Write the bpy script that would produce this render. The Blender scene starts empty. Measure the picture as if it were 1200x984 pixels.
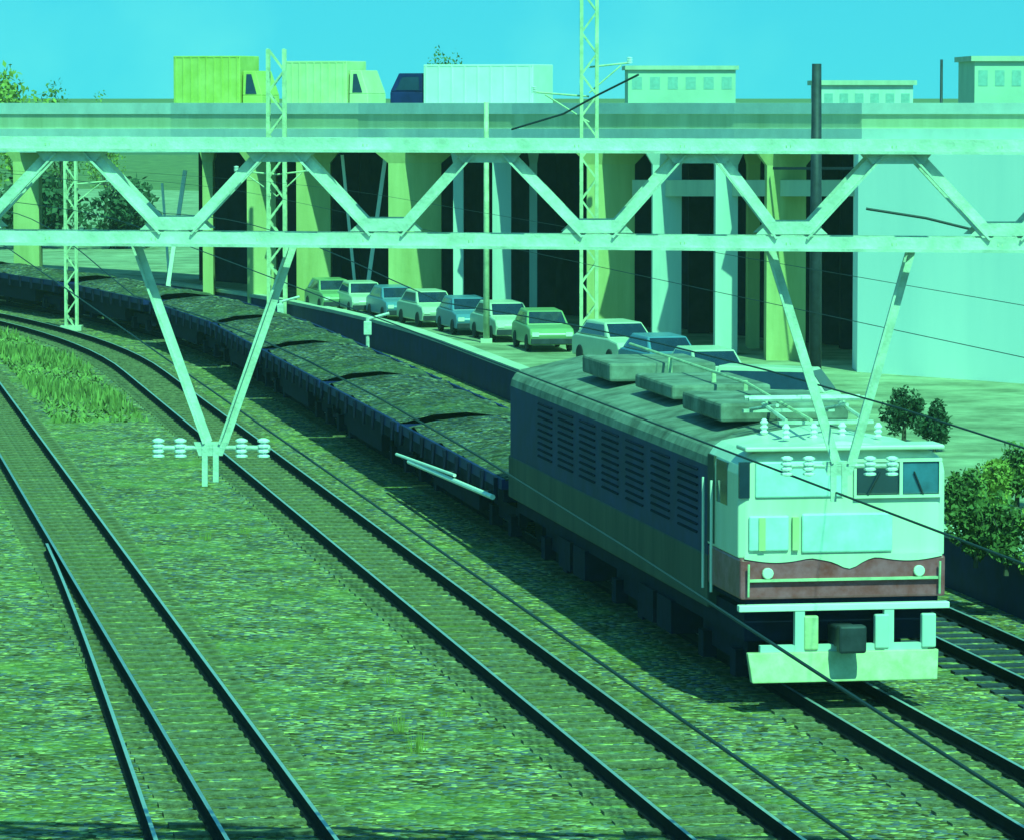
import bpy, math, random
import numpy as np
from mathutils import Vector, Matrix
R = math.radians
scn = bpy.context.scene
col = scn.collection
random.seed(7)
rng = np.random.default_rng(11)

# ---------------------------------------------------------------- camera, sky, sun, exposure
F = 5000.0                      # focal length in photo pixels (photo 1200 x 984)
H = 7.5                         # camera height above the rails' ground
HOR = 110.0
PITCH = math.atan((492 - HOR) / F)
cam = bpy.data.cameras.new('camera'); camo = bpy.data.objects.new('camera', cam); col.objects.link(camo)
camo.location = (0, 0, H); camo.rotation_euler = (math.pi/2 - PITCH, 0, 0)
cam.sensor_width = 36; cam.lens = 36 * F / 1200; cam.clip_start = 0.5; cam.clip_end = 8000
scn.camera = camo

SUN_EL, SUN_AZ = 50.0, 18.0     # azimuth measured from behind the camera towards its right
w = bpy.data.worlds.new("World"); scn.world = w; w.use_nodes = True
nt = w.node_tree; nt.nodes.clear()
sky = nt.nodes.new('ShaderNodeTexSky'); sky.sky_type = 'NISHITA'; sky.sun_disc = False
sky.sun_elevation = R(SUN_EL); sky.sun_rotation = R(180 - SUN_AZ); sky.air_density = 1.0; sky.dust_density = 1.0
mul = nt.nodes.new('ShaderNodeMixRGB'); mul.blend_type = 'MULTIPLY'; mul.inputs[0].default_value = 1.0
mul.inputs[2].default_value = (0.08, 0.76, 0.82, 1)
bg = nt.nodes.new('ShaderNodeBackground'); bg.inputs[1].default_value = 0.095
ow = nt.nodes.new('ShaderNodeOutputWorld')
tcw = nt.nodes.new('ShaderNodeTexCoord'); add = nt.nodes.new('ShaderNodeVectorMath'); add.operation = 'ADD'; add.inputs[1].default_value = (0, 0, 0.09)
nrm = nt.nodes.new('ShaderNodeVectorMath'); nrm.operation = 'NORMALIZE'
nt.links.new(tcw.outputs['Generated'], add.inputs[0]); nt.links.new(add.outputs[0], nrm.inputs[0]); nt.links.new(nrm.outputs[0], sky.inputs[0])
nt.links.new(sky.outputs[0], mul.inputs[1]); cn = nt.nodes.new('ShaderNodeTexNoise'); cn.inputs['Scale'].default_value = 9; cn.inputs['Detail'].default_value = 6; nt.links.new(tcw.outputs['Generated'], cn.inputs[0])
cr = nt.nodes.new('ShaderNodeMapRange'); cr.inputs[1].default_value = 0.48; cr.inputs[2].default_value = 0.72; cr.inputs[3].default_value = 0; cr.inputs[4].default_value = 0.5; nt.links.new(cn.outputs[0], cr.inputs[0])
cm = nt.nodes.new('ShaderNodeMixRGB'); cm.inputs[2].default_value = (1.6, 7.5, 5.8, 1)
nt.links.new(cr.outputs[0], cm.inputs[0]); nt.links.new(mul.outputs[0], cm.inputs[1]); nt.links.new(cm.outputs[0], bg.inputs[0]); nt.links.new(bg.outputs[0], ow.inputs[0])
sl = bpy.data.lights.new('sun', 'SUN'); sl.energy = 4.1; sl.angle = R(0.6); sl.color = (0.27, 1.0, 0.50)
so = bpy.data.objects.new('sun', sl); col.objects.link(so); so.location = (20, -20, 60)
tosun = Vector((math.sin(R(SUN_AZ))*math.cos(R(SUN_EL)), -math.cos(R(SUN_AZ))*math.cos(R(SUN_EL)), math.sin(R(SUN_EL))))
so.rotation_euler = tosun.to_track_quat('Z', 'Y').to_euler()
vs = scn.view_settings; vs.view_transform = 'Standard'; vs.look = 'None'; vs.gamma = 1.0; vs.exposure = 0.8
scn.cycles.max_bounces = 6; scn.cycles.volume_bounces = 1; scn.cycles.use_denoising = True

# ---------------------------------------------------------------- coordinates
_F = Vector((0, math.cos(PITCH), -math.sin(PITCH))); _U = Vector((0, math.sin(PITCH), math.cos(PITCH)))
def ray(px, py): return _F + Vector(((px-600)/F, 0, 0)) + _U * (-(py-492)/F)
def at_z(px, py, z=0.0):
    d = ray(px, py); t = (z - H) / d.z; return Vector((0, 0, H)) + d*t
def at_y(px, py, Y):
    d = ray(px, py); return Vector((0, 0, H)) + d*(Y/d.y)
ALPHA = math.atan(0.17*math.cos(PITCH))
TD = Vector((-math.sin(ALPHA), math.cos(ALPHA), 0)); TR = Vector((math.cos(ALPHA), math.sin(ALPHA), 0))
S0, R0 = 114.0, 150.0
def T(l, s, z=0.0):             # along-track coordinates: straight, then a left-hand curve
    if s <= S0: p = TR*l + TD*s
    else:
        a = (s - S0)/R0; c = TD*S0 - TR*R0; p = c + (TR*math.cos(a) + TD*math.sin(a))*(R0 + l)
    return Vector((p.x, p.y, z))
def Tdir(s):
    a = max(0.0, (s - S0)/R0); return TD*math.cos(a) - TR*math.sin(a)
def heading(s):
    d = Tdir(s); return math.atan2(d.y, d.x) - math.pi/2    # local +Y runs along the track

# ---------------------------------------------------------------- materials
def mat(name, c, rough=0.7, metal=0.0, var=0.15, scale=3.0, bump=0.0, bscale=None, c2=None, spec=0.4, emit=None, streak=False, dark=0.0, detail=5):
    m = bpy.data.materials.new(name); m.use_nodes = True; t = m.node_tree; b = t.nodes['Principled BSDF']
    b.inputs['Roughness'].default_value = rough; b.inputs['Metallic'].default_value = metal
    b.inputs['Specular IOR Level'].default_value = spec
    tc = t.nodes.new('ShaderNodeTexCoord'); mp = t.nodes.new('ShaderNodeMapping'); t.links.new(tc.outputs['Object'], mp.inputs[0])
    if streak: mp.inputs['Scale'].default_value = (1, 1, 0.12)
    n = t.nodes.new('ShaderNodeTexNoise'); n.inputs['Scale'].default_value = scale; n.inputs['Detail'].default_value = detail; n.inputs['Roughness'].default_value = 0.65
    t.links.new(mp.outputs[0], n.inputs[0])
    r = t.nodes.new('ShaderNodeValToRGB'); r.color_ramp.elements[0].position = 0.32; r.color_ramp.elements[1].position = 0.68
    a = [max(0, v*(1-var)) for v in c]; d = list(c2) if c2 else [min(1, v*(1+var)) for v in c]
    r.color_ramp.elements[0].color = (*a, 1); r.color_ramp.elements[1].color = (*d, 1)
    t.links.new(n.outputs[0], r.inputs[0]); t.links.new(r.outputs[0], b.inputs['Base Color'])
    if bump:
        n2 = t.nodes.new('ShaderNodeTexNoise'); n2.inputs['Scale'].default_value = bscale or scale*6; n2.inputs['Detail'].default_value = 3
        t.links.new(tc.outputs['Object'], n2.inputs[0])
        bm = t.nodes.new('ShaderNodeBump'); bm.inputs['Strength'].default_value = bump; bm.inputs['Distance'].default_value = 0.05
        t.links.new(n2.outputs[0], bm.inputs['Height']); t.links.new(bm.outputs[0], b.inputs['Normal'])
    return m
def ballast_mat(name, base, alt, weed):
    m = bpy.data.materials.new(name); m.use_nodes = True; t = m.node_tree; b = t.nodes['Principled BSDF']
    b.inputs['Roughness'].default_value = 0.95; b.inputs['Specular IOR Level'].default_value = 0.15
    tc = t.nodes.new('ShaderNodeTexCoord')
    v = t.nodes.new('ShaderNodeTexVoronoi'); v.inputs['Scale'].default_value = 13.0
    t.links.new(tc.outputs['Object'], v.inputs['Vector'])
    sep = t.nodes.new('ShaderNodeSeparateColor'); t.links.new(v.outputs['Color'], sep.inputs[0])
    r = t.nodes.new('ShaderNodeValToRGB'); e = r.color_ramp.elements
    e[0].position = 0.0; e[0].color = (*[c*0.15 for c in base], 1); e[1].position = 1.0; e[1].color = (*[min(1, c*2.6) for c in base], 1)
    k = e.new(0.45); k.color = (*base, 1); k = e.new(0.75); k.color = (*alt, 1)
    t.links.new(sep.outputs[0], r.inputs[0])
    n = t.nodes.new('ShaderNodeTexNoise'); n.inputs['Scale'].default_value = 0.35; n.inputs['Detail'].default_value = 8; n.inputs['Roughness'].default_value = 0.7
    t.links.new(tc.outputs['Object'], n.inputs[0])
    r2 = t.nodes.new('ShaderNodeValToRGB'); r2.color_ramp.elements[0].position = 0.47; r2.color_ramp.elements[1].position = 0.66
    t.links.new(n.outputs[0], r2.inputs[0])
    mx = t.nodes.new('ShaderNodeMixRGB'); mx.inputs[2].default_value = (*weed, 1)
    mm = t.nodes.new('ShaderNodeMath'); mm.operation = 'MULTIPLY'; mm.inputs[1].default_value = 0.55
    t.links.new(r2.outputs[0], mm.inputs[0]); t.links.new(mm.outputs[0], mx.inputs[0]); t.links.new(r.outputs[0], mx.inputs[1])
    n3 = t.nodes.new('ShaderNodeTexNoise'); n3.inputs['Scale'].default_value = 1.3; n3.inputs['Detail'].default_value = 6
    t.links.new(tc.outputs['Object'], n3.inputs[0])
    mr = t.nodes.new('ShaderNodeMapRange'); mr.inputs[1].default_value = 0.3; mr.inputs[2].default_value = 0.7; mr.inputs[3].default_value = 0.6; mr.inputs[4].default_value = 1.35
    t.links.new(n3.outputs[0], mr.inputs[0])
    m2 = t.nodes.new('ShaderNodeVectorMath'); m2.operation = 'SCALE'; t.links.new(mx.outputs[0], m2.inputs[0]); t.links.new(mr.outputs[0], m2.inputs['Scale'])
    t.links.new(m2.outputs[0], b.inputs['Base Color'])
    bp = t.nodes.new('ShaderNodeBump'); bp.inputs['Strength'].default_value = 0.9; bp.inputs['Distance'].default_value = 0.05
    t.links.new(v.outputs['Distance'], bp.inputs['Height']); bp.invert = True; t.links.new(bp.outputs[0], b.inputs['Normal'])
    return m
M = {}
M['ballast'] = ballast_mat('ballast', (0.23, 0.205, 0.065), (0.09, 0.11, 0.18), (0.19, 0.26, 0.045))
M['dirt'] = mat('dirt_grass', (0.10, 0.13, 0.045), 0.95, var=0.5, scale=0.6, bump=0.6, bscale=8, c2=(0.22, 0.25, 0.09), detail=10)
M['terrace'] = mat('terrace_paving', (0.26, 0.27, 0.15), 0.9, var=0.45, scale=0.8, bump=0.2, c2=(0.42, 0.43, 0.28), detail=10)
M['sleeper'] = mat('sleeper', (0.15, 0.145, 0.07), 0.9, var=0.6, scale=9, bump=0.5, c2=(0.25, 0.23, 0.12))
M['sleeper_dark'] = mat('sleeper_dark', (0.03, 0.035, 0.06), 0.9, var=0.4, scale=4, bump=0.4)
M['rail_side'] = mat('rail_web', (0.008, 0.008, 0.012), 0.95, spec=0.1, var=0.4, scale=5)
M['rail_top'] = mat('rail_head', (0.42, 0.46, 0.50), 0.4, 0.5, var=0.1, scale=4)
M['steel'] = mat('galvanised_steel', (0.50, 0.55, 0.47), 0.6, 0.1, var=0.2, scale=5, bump=0.15, c2=(0.64, 0.69, 0.62))
M['steel_old'] = mat('weathered_steel', (0.50, 0.55, 0.36), 0.7, 0.1, var=0.3, scale=3, bump=0.15)
M['porcelain'] = mat('porcelain', (0.80, 0.80, 0.78), 0.3, var=0.08)
M['darkmetal'] = mat('dark_metal', (0.03, 0.035, 0.05), 0.6, 0.2, var=0.4, scale=4)
M['wire'] = mat('wire', (0.02, 0.03, 0.04), 0.6, 0.2)
M['concrete'] = mat('pale_concrete', (0.48, 0.52, 0.42), 0.85, var=0.22, scale=0.7, bump=0.2, bscale=6, c2=(0.56, 0.58, 0.46), streak=True, detail=9)
M['concrete_y'] = mat('ochre_concrete', (0.40, 0.42, 0.14), 0.85, var=0.25, scale=0.8, bump=0.2, c2=(0.55, 0.55, 0.26), streak=True, detail=9)
M['concrete_w'] = mat('whitewashed_concrete', (0.46, 0.58, 0.56), 0.85, var=0.18, scale=0.6, bump=0.15, c2=(0.62, 0.70, 0.66), streak=True, detail=9)
M['abut'] = mat('pale_render', (0.74, 0.84, 0.86), 0.85, var=0.08, scale=0.5, c2=(0.80, 0.86, 0.86), streak=True, detail=9)
M['parapet'] = mat('parapet_render', (0.62, 0.68, 0.38), 0.85, var=0.15, scale=0.9, c2=(0.74, 0.78, 0.52), streak=True, detail=9)
M['coping'] = mat('white_coping', (0.74, 0.80, 0.76), 0.8, var=0.12, scale=1.0, detail=8)
M['load'] = ballast_mat('load_gravel', (0.10, 0.095, 0.05), (0.05, 0.065, 0.12), (0.08, 0.11, 0.04))
M['underdeck_shade'] = mat('underdeck_shade', (0.008, 0.012, 0.03), 0.9, var=0.5, scale=1.2, c2=(0.02, 0.025, 0.05), spec=0.1, detail=8)  # near-black colour painted in for the shade below the viaduct
M['cream'] = mat('cream_paint', (0.62, 0.64, 0.50), 0.35, var=0.12, scale=1.5, c2=(0.72, 0.74, 0.62), spec=0.5, streak=True)
M['sky_paint'] = mat('pale_blue_paint', (0.50, 0.68, 0.66), 0.35, var=0.14, scale=4)
M['maroon'] = mat('maroon_paint', (0.42, 0.06, 0.07), 0.45, var=0.4, scale=5, c2=(0.40, 0.10, 0.16))
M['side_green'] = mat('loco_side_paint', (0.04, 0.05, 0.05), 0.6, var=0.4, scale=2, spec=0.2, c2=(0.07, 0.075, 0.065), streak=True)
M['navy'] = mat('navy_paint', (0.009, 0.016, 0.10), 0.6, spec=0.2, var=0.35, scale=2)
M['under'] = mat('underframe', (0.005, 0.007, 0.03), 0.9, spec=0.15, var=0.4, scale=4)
M['roof'] = mat('sooty_roof', (0.13, 0.14, 0.11), 0.8, var=0.4, scale=2, c2=(0.25, 0.28, 0.24))
M['glass'] = mat('dark_glass', (0.015, 0.03, 0.06), 0.08, var=0.2, spec=0.9)
M['glass_blue'] = mat('windscreen', (0.03, 0.12, 0.22), 0.1, var=0.3, spec=0.9)
M['white'] = mat('white_paint', (0.80, 0.80, 0.72), 0.4, var=0.06)
M['plough'] = mat('plough_paint', (0.50, 0.52, 0.26), 0.5, var=0.25, scale=4, c2=(0.62, 0.64, 0.40))
M['lamp'] = mat('lamp_glass', (0.75, 0.75, 0.65), 0.1, var=0.05, spec=0.9)
M['tyre'] = mat('tyre', (0.02, 0.02, 0.025), 0.85)
M['truck_y'] = mat('yellow_green_box', (0.42, 0.50, 0.08), 0.55, var=0.15, scale=1.2, c2=(0.50, 0.54, 0.16))
M['truck_p'] = mat('pale_yellow_box', (0.56, 0.60, 0.28), 0.55, var=0.12, scale=1.2, c2=(0.62, 0.66, 0.38))
M['truck_w'] = mat('white_box', (0.62, 0.68, 0.62), 0.55, var=0.08, scale=1.2)
M['car_pale'] = mat('pale_car_paint', (0.50, 0.55, 0.42), 0.3, var=0.06, spec=0.6)
M['car_blue'] = mat('blue_car_paint', (0.10, 0.22, 0.34), 0.3, var=0.06, spec=0.6)
M['car_green'] = mat('green_car_paint', (0.22, 0.34, 0.16), 0.3, var=0.06, spec=0.6)
M['hazed_window'] = mat('hazed_window', (0.26, 0.42, 0.42), 0.4)  # mid-pale tint, distance haze put into the colour
M['bldg'] = mat('far_building', (0.42, 0.54, 0.44), 0.9, var=0.12, scale=0.2)
M['leaf_dark'] = mat('leaf_dark', (0.035, 0.07, 0.03), 0.7, var=0.5, scale=0.8)
M['leaf_mid'] = mat('leaf_mid', (0.10, 0.15, 0.035), 0.7, var=0.5, scale=0.8)
M['leaf_lime'] = mat('leaf_lime', (0.24, 0.28, 0.05), 0.7, var=0.4, scale=0.8)
M['verge'] = mat('verge_blades', (0.19, 0.24, 0.06), 0.8, var=0.5, scale=0.8)
M['bark'] = mat('bark', (0.08, 0.07, 0.05), 0.9, var=0.3)
M['hill'] = mat('hill_woods', (0.05, 0.09, 0.05), 0.95, var=0.5, scale=0.05, c2=(0.10, 0.16, 0.08), detail=10)

# ---------------------------------------------------------------- mesh builder
class MB:
    def __init__(s): s.v = []; s.f = []; s.m = []; s.slot = 0
    def poly(s, pts):
        k = len(s.v); s.v += [tuple(p) for p in pts]; s.f.append(tuple(range(k, k+len(pts)))); s.m.append(s.slot)
    def hexa(s, a, b):          # two quads a (4 pts) and b (4 pts), same winding
        k = len(s.v); s.v += [tuple(p) for p in a] + [tuple(p) for p in b]
        for q in ((3,2,1,0), (4,5,6,7), (0,1,5,4), (1,2,6,5), (2,3,7,6), (3,0,4,7)):
            s.f.append(tuple(k+i for i in q)); s.m.append(s.slot)
        return s
    def box(s, x0, x1, y0, y1, z0, z1):
        return s.hexa([(x0,y0,z0),(x1,y0,z0),(x1,y1,z0),(x0,y1,z0)], [(x0,y0,z1),(x1,y0,z1),(x1,y1,z1),(x0,y1,z1)])
    def bar(s, p, q, w, h=None, up=(0,0,1)):
        p = Vector(p); q = Vector(q); d = (q-p).normalized(); u = Vector(up)
        if abs(d.dot(u)) > 0.98: u = Vector((0,1,0))
        a = d.cross(u).normalized()*(w/2); b = a.cross(d).normalized()*((h or w)/2)
        return s.hexa([p-a-b, p+a-b, p+a+b, p-a+b], [q-a-b, q+a-b, q+a+b, q-a+b])
    def angle(s, p, q, w, t, up=(0,0,1), flip=1, vz=1):      # L section
        p = Vector(p); q = Vector(q); d = (q-p).normalized(); u = Vector(up)
        if abs(d.dot(u)) > 0.98: u = Vector((0,1,0))
        a = d.cross(u).normalized(); b = a.cross(d).normalized()
        s.bar(p, q, t, w, up); o = a*(w/2)*flip + b*(w/2-t/2)*vz; s.bar(p+o, q+o, w-t, t, up); return s
    def tube(s, pts, r, n=8, r2=None, caps=True):
        pts = [Vector(p) for p in pts]; k0 = len(s.v); N = len(pts)
        for i, p in enumerate(pts):
            d = (pts[min(i+1, N-1)] - pts[max(i-1, 0)]).normalized(); u = Vector((0,0,1)) if abs(d.z) < 0.95 else Vector((0,1,0))
            a = d.cross(u).normalized(); b = a.cross(d).normalized()
            rr = r if r2 is None else r + (r2-r)*i/max(1, N-1)
            for j in range(n):
                t = 2*math.pi*j/n; s.v.append(tuple(p + a*(rr*math.cos(t)) + b*(rr*math.sin(t))))
        for i in range(N-1):
            for j in range(n):
                s.f.append((k0+i*n+j, k0+i*n+(j+1)%n, k0+(i+1)*n+(j+1)%n, k0+(i+1)*n+j)); s.m.append(s.slot)
        if caps:
            s.f.append(tuple(k0+j for j in reversed(range(n)))); s.m.append(s.slot)
            s.f.append(tuple(k0+(N-1)*n+j for j in range(n))); s.m.append(s.slot)
        return s
    def lathe(s, p, prof, n=10, axis='z'):              # prof: (offset along axis, radius)
        p = Vector(p); k0 = len(s.v)
        for (h, r) in prof:
            for j in range(n):
                t = 2*math.pi*j/n; c, q = r*math.cos(t), r*math.sin(t)
                s.v.append(tuple(p + (Vector((c, q, h)) if axis == 'z' else Vector((h, c, q)) if axis == 'x' else Vector((c, h, q)))))
        for i in range(len(prof)-1):
            for j in range(n): s.f.append((k0+i*n+j, k0+i*n+(j+1)%n, k0+(i+1)*n+(j+1)%n, k0+(i+1)*n+j)); s.m.append(s.slot)
        s.f.append(tuple(k0+j for j in reversed(range(n)))); s.m.append(s.slot)
        s.f.append(tuple(k0+(len(prof)-1)*n+j for j in range(n))); s.m.append(s.slot)
        return s
    def build(s, name, mats, parent=None, smooth=False, bevel=0.0, inv=None):
        me = bpy.data.meshes.new(name)
        vv = s.v
        if inv is not None: vv = [tuple(inv @ Vector(p)) for p in vv]
        me.from_pydata(vv, [], s.f)
        for m in (mats if isinstance(mats, (list, tuple)) else [mats]): me.materials.append(m)
        me.polygons.foreach_set('material_index', s.m)
        if smooth: me.polygons.foreach_set('use_smooth', [True]*len(s.f))
        me.update()
        o = bpy.data.objects.new(name, me); col.objects.link(o)
        if parent: o.parent = parent
        if bevel:
            b = o.modifiers.new('bevel', 'BEVEL'); b.width = bevel; b.segments = 2; b.limit_method = 'ANGLE'
        return o
def tag(o, label=None, cat=None, group=None, kind=None):
    if label: o['label'] = label
    if cat: o['category'] = cat
    if group: o['group'] = group
    if kind: o['kind'] = kind
    return o
def empty(name, loc=(0,0,0), rz=0.0):
    o = bpy.data.objects.new(name, None); col.objects.link(o); o.location = loc; o.rotation_euler = (0,0,rz); o.empty_display_size = 0.3
    return o
kids = {}
def copy_tree(o, parent=None):
    c = o.copy(); col.objects.link(c); c.parent = parent
    for ch in o.children: copy_tree(ch, c)
    return c

# ---------------------------------------------------------------- ground
def strip(name, l0, l1, s0, s1, z, m, ds=6.0, kind='structure', side=None):
    b = MB(); n = int((s1-s0)/ds)
    ss = [s0 + (s1-s0)*i/n for i in range(n+1)]
    for a, c in zip(ss, ss[1:]):
        b.poly([T(l0,a,z), T(l1,a,z), T(l1,c,z), T(l0,c,z)])
        if side is not None: b.poly([T(l0,a,side), T(l0,a,z), T(l0,c,z), T(l0,c,side)])
    return tag(b.build(name, m), kind=kind)
g = MB(); g.poly([(-3500,-500,-0.16),(3500,-500,-0.16),(3500,6500,-0.16),(-3500,6500,-0.16)])
tag(g.build('ground', M['dirt']), kind='structure')
strip('ballast_bed', -14, 17.45, 10, 330, -0.035, M['ballast'])
strip('yard_paving', 17.75, 110, 10, 420, 0.62, M['terrace'], side=-0.16)

# ---------------------------------------------------------------- tracks
LT = [4.74, 9.30, 12.72, 15.85]
GA = 1.067
def rail_mb(l, s0, s1, lf=None):
    b = MB(); n = int((s1-s0)/3); pr = [(-.06,.0),(.06,.0),(.012,.03),(.012,.11),(.022,.12),(.022,.15),(-.022,.15),(-.022,.12),(-.012,.11),(-.012,.03)]
    k = len(pr)
    for i in range(n+1):
        s = s0+(s1-s0)*i/n; ll = lf(s) if lf else l
        for (x, z) in pr: b.v.append(tuple(T(ll+x, s, z)))
    for i in range(n):
        for j in range(k):
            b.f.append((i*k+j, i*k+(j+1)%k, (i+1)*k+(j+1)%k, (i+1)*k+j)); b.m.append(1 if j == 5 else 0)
    return b
sl_mb = MB().box(-0.95, 0.95, -0.11, 0.11, -0.13, 0.0)
sl_proto = {}
tlabels = ['leftmost railway track in the foreground with wide dark rails', 'railway track running between the leftmost track and the train',
           'railway track that the pale locomotive and its wagons stand on', 'railway track with dark sleepers beyond the train beside the yard wall']
for ti, l in enumerate(LT):
    t = empty('railway_track', T(l, 40)); inv = Matrix.Translation(-T(l, 40))
    tag(t, tlabels[ti], 'railway track', 'parallel railway tracks')
    for sgn in (-1, 1):
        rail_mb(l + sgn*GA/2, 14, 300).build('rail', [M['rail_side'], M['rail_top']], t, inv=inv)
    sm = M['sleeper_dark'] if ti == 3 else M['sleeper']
    first = None; s = 40.0; rest = MB()
    for i in range(430):
        s = 38.0 + i*0.62
        if i < 100:
            if first is None: o = sl_mb.build('sleeper', sm, t); first = o
            else: o = first.copy(); col.objects.link(o)
            o.parent = t; o.location = T(l, s) - T(l, 40) + Vector((0,0,random.uniform(-.012, .004))); o.rotation_euler = (0,0,heading(s)+random.uniform(-.01,.01))
        else:
            d = Tdir(s)*0.11; rr = Tdir(s).cross(Vector((0,0,1)))*0.95; p = T(l, s)
            zz = Vector((0,0,-0.13))
            rest.hexa([p-d-rr+zz, p-d+rr+zz, p+d+rr+zz, p+d-rr+zz], [p-d-rr, p-d+rr, p+d+rr, p+d-rr])
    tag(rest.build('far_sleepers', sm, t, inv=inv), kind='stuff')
# turnout blade rail left of the first track
def lf(s):
    k = max(0.0, (s0t - s)); return LT[0]-GA/2-0.09 - 0.55*(k/26.0)**1.25*1.0
s0t = 70.0
o = rail_mb(0, 30, 70, lf).build('siding_rail', [M['rail_side'], M['rail_top']])
tag(o, 'single thin rail curving away left of the leftmost track', 'rail')

# low wall at the yard edge
b = MB()
for i in range(60):
    a, c = 14+i*5, 19+i*5
    b.hexa([T(17.45,a,-.16), T(17.75,a,-.16), T(17.75,c,-.16), T(17.45,c,-.16)], [T(17.45,a,.74), T(17.75,a,.74), T(17.75,c,.74), T(17.45,c,.74)])
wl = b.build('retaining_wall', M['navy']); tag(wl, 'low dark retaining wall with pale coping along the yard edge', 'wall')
b = MB()
for i in range(60):
    a, c = 14+i*5, 19+i*5
    b.hexa([T(17.40,a,.74), T(17.80,a,.74), T(17.80,c,.74), T(17.40,c,.74)], [T(17.40,a,.84), T(17.80,a,.84), T(17.80,c,.84), T(17.40,c,.84)])
b.build('coping', M['concrete'], wl)

# ---------------------------------------------------------------- locomotive (local: +Y runs back along the train, front at y=0)
LS, LL, LW = 50.4, 17.0, 2.60
LC = LT[2] - 0.06
loco = empty('electric_locomotive', T(LC, LS), heading(LS))
tag(loco, 'cream electric locomotive with maroon band, white buffer beam and yellowish plough', 'locomotive')
def section(y, hw, z0, z1, zr, n=4):
    pts = [(-hw, z0), (hw, z0)]
    r = 0.28
    for i in range(n+1):
        a = math.pi/2*i/n; pts.append((hw - r + r*math.cos(a), z1 - r + r*math.sin(a)))
    pts.append((0, zr))
    for i in range(n+1):
        a = math.pi/2 + math.pi/2*i/n; pts.append((-hw + r + r*math.cos(a), z1 - r + r*math.sin(a)))
    return [Vector((x, y, z)) for x, z in pts]
def loft(b, secs):
    k0 = len(b.v); n = len(secs[0])
    for s_ in secs: b.v += [tuple(p) for p in s_]
    for i in range(len(secs)-1):
        for j in range(n): b.f.append((k0+i*n+j, k0+i*n+(j+1)%n, k0+(i+1)*n+(j+1)%n, k0+(i+1)*n+j)); b.m.append(b.slot)
    b.f.append(tuple(k0+j for j in reversed(range(n)))); b.m.append(b.slot)
    b.f.append(tuple(k0+(len(secs)-1)*n+j for j in range(n))); b.m.append(b.slot)
hw = LW/2
b = MB(); loft(b, [section(.10, hw-.10, 1.86, 3.12, 3.22), section(.16, hw, 1.86, 3.16, 3.28), section(1.9, hw, 1.86, 3.18, 3.34)])
b.build('cab', M['cream'], loco, bevel=.02)
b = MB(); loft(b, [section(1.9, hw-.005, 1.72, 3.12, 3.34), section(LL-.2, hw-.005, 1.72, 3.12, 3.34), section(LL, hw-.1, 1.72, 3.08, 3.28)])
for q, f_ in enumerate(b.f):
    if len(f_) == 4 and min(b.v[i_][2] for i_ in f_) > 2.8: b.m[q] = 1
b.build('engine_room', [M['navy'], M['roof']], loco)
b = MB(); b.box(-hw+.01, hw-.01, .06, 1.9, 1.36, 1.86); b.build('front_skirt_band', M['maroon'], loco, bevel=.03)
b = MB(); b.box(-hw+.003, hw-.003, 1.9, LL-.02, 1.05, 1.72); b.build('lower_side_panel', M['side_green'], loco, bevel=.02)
b = MB(); b.box(-hw+.09, hw-.09, .12, 1.9, 1.28, 1.36); b.build('cab_floor', M['under'], loco)
b = MB(); b.box(-hw-.02, hw+.02, -.04, .10, 1.22, 1.30); b.build('buffer_beam', M['white'], loco, bevel=.01)
# cream scalloped apron dipping into the band
b = MB(); pts = []
for i in range(33):
    u = -hw+.06 + (LW-.12)*i/32; z = 1.86 - .05*abs(math.sin(i/32*math.pi*3)) - (.09*math.exp(-((i-17)/2.0)**2))
    pts.append((u, z))
k = [Vector((u, .045, z)) for u, z in pts]
for a, c in zip(k, k[1:]): b.hexa([a, c, c+Vector((0,.03,0)), a+Vector((0,.03,0))], [Vector((a.x,.045,1.90)), Vector((c.x,.045,1.90)), Vector((c.x,.075,1.90)), Vector((a.x,.075,1.90))])
b.build('scalloped_apron', M['cream'], loco)
# pale blue headboard area with upright yellow bars
b = MB(); b.box(-.52, .62, .055, .10, 1.92, 2.40); hb = b.build('front_emblem_panel', M['sky_paint'], loco, bevel=.04)
b = MB(); b.box(-1.18, -.68, .060, .10, 1.95, 2.38); b.build('front_emblem_panel', M['sky_paint'], loco, bevel=.04)
for x in (-1.02, -.60):
    b = MB(); b.box(x-.04, x+.04, .035, .10, 1.96, 2.36); b.build('grab_bar', M['truck_p'], loco)
# windscreens
b = MB(); b.box(.16, .70, .07, .12, 2.62, 3.00); b.build('windscreen', M['glass'], loco, bevel=.02)
b = MB(); b.box(.74, 1.20, .07, .12, 2.62, 3.02); b.build('windscreen', M['glass_blue'], loco, bevel=.02)
b = MB(); b.box(-1.10, .02, .07, .12, 2.60, 3.04); b.build('windscreen_glare', M['sky_paint'], loco, bevel=.02)  # pale blue panel painting the bright reflection in the left pane
b = MB(); b.box(-1.30, -1.17, .075, .13, 2.60, 3.04); b.build('corner_window', M['glass'], loco)
b = MB()
for (x0, x1) in ((.13,.16),(.70,.74),(1.20,1.235)): b.box(x0, x1, .05, .12, 2.60, 3.04)
b.box(.13, 1.235, .048, .12, 3.02, 3.06); b.box(.13, 1.235, .048, .12, 2.58, 2.615)
b.build('windscreen_frame', M['cream'], loco)
b = MB(); b.tube([(.3,.045,2.62),(.45,.04,2.9)], .012, 5); b.tube([(1.0,.045,2.62),(.88,.04,2.9)], .012, 5); b.build('wiper', M['darkmetal'], loco)
b = MB(); b.box(-hw+.05, hw-.05, -.02, .5, 3.17, 3.23); b.build('roof_lip', M['cream'], loco, bevel=.02)
for x in (-.95, .95):
    b = MB(); b.lathe((x, .06, 1.68), [(-.05,.06),(-.04,.07),(.0,.07)], 14, 'y'); b.build('headlight', M['lamp'], loco)
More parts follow.
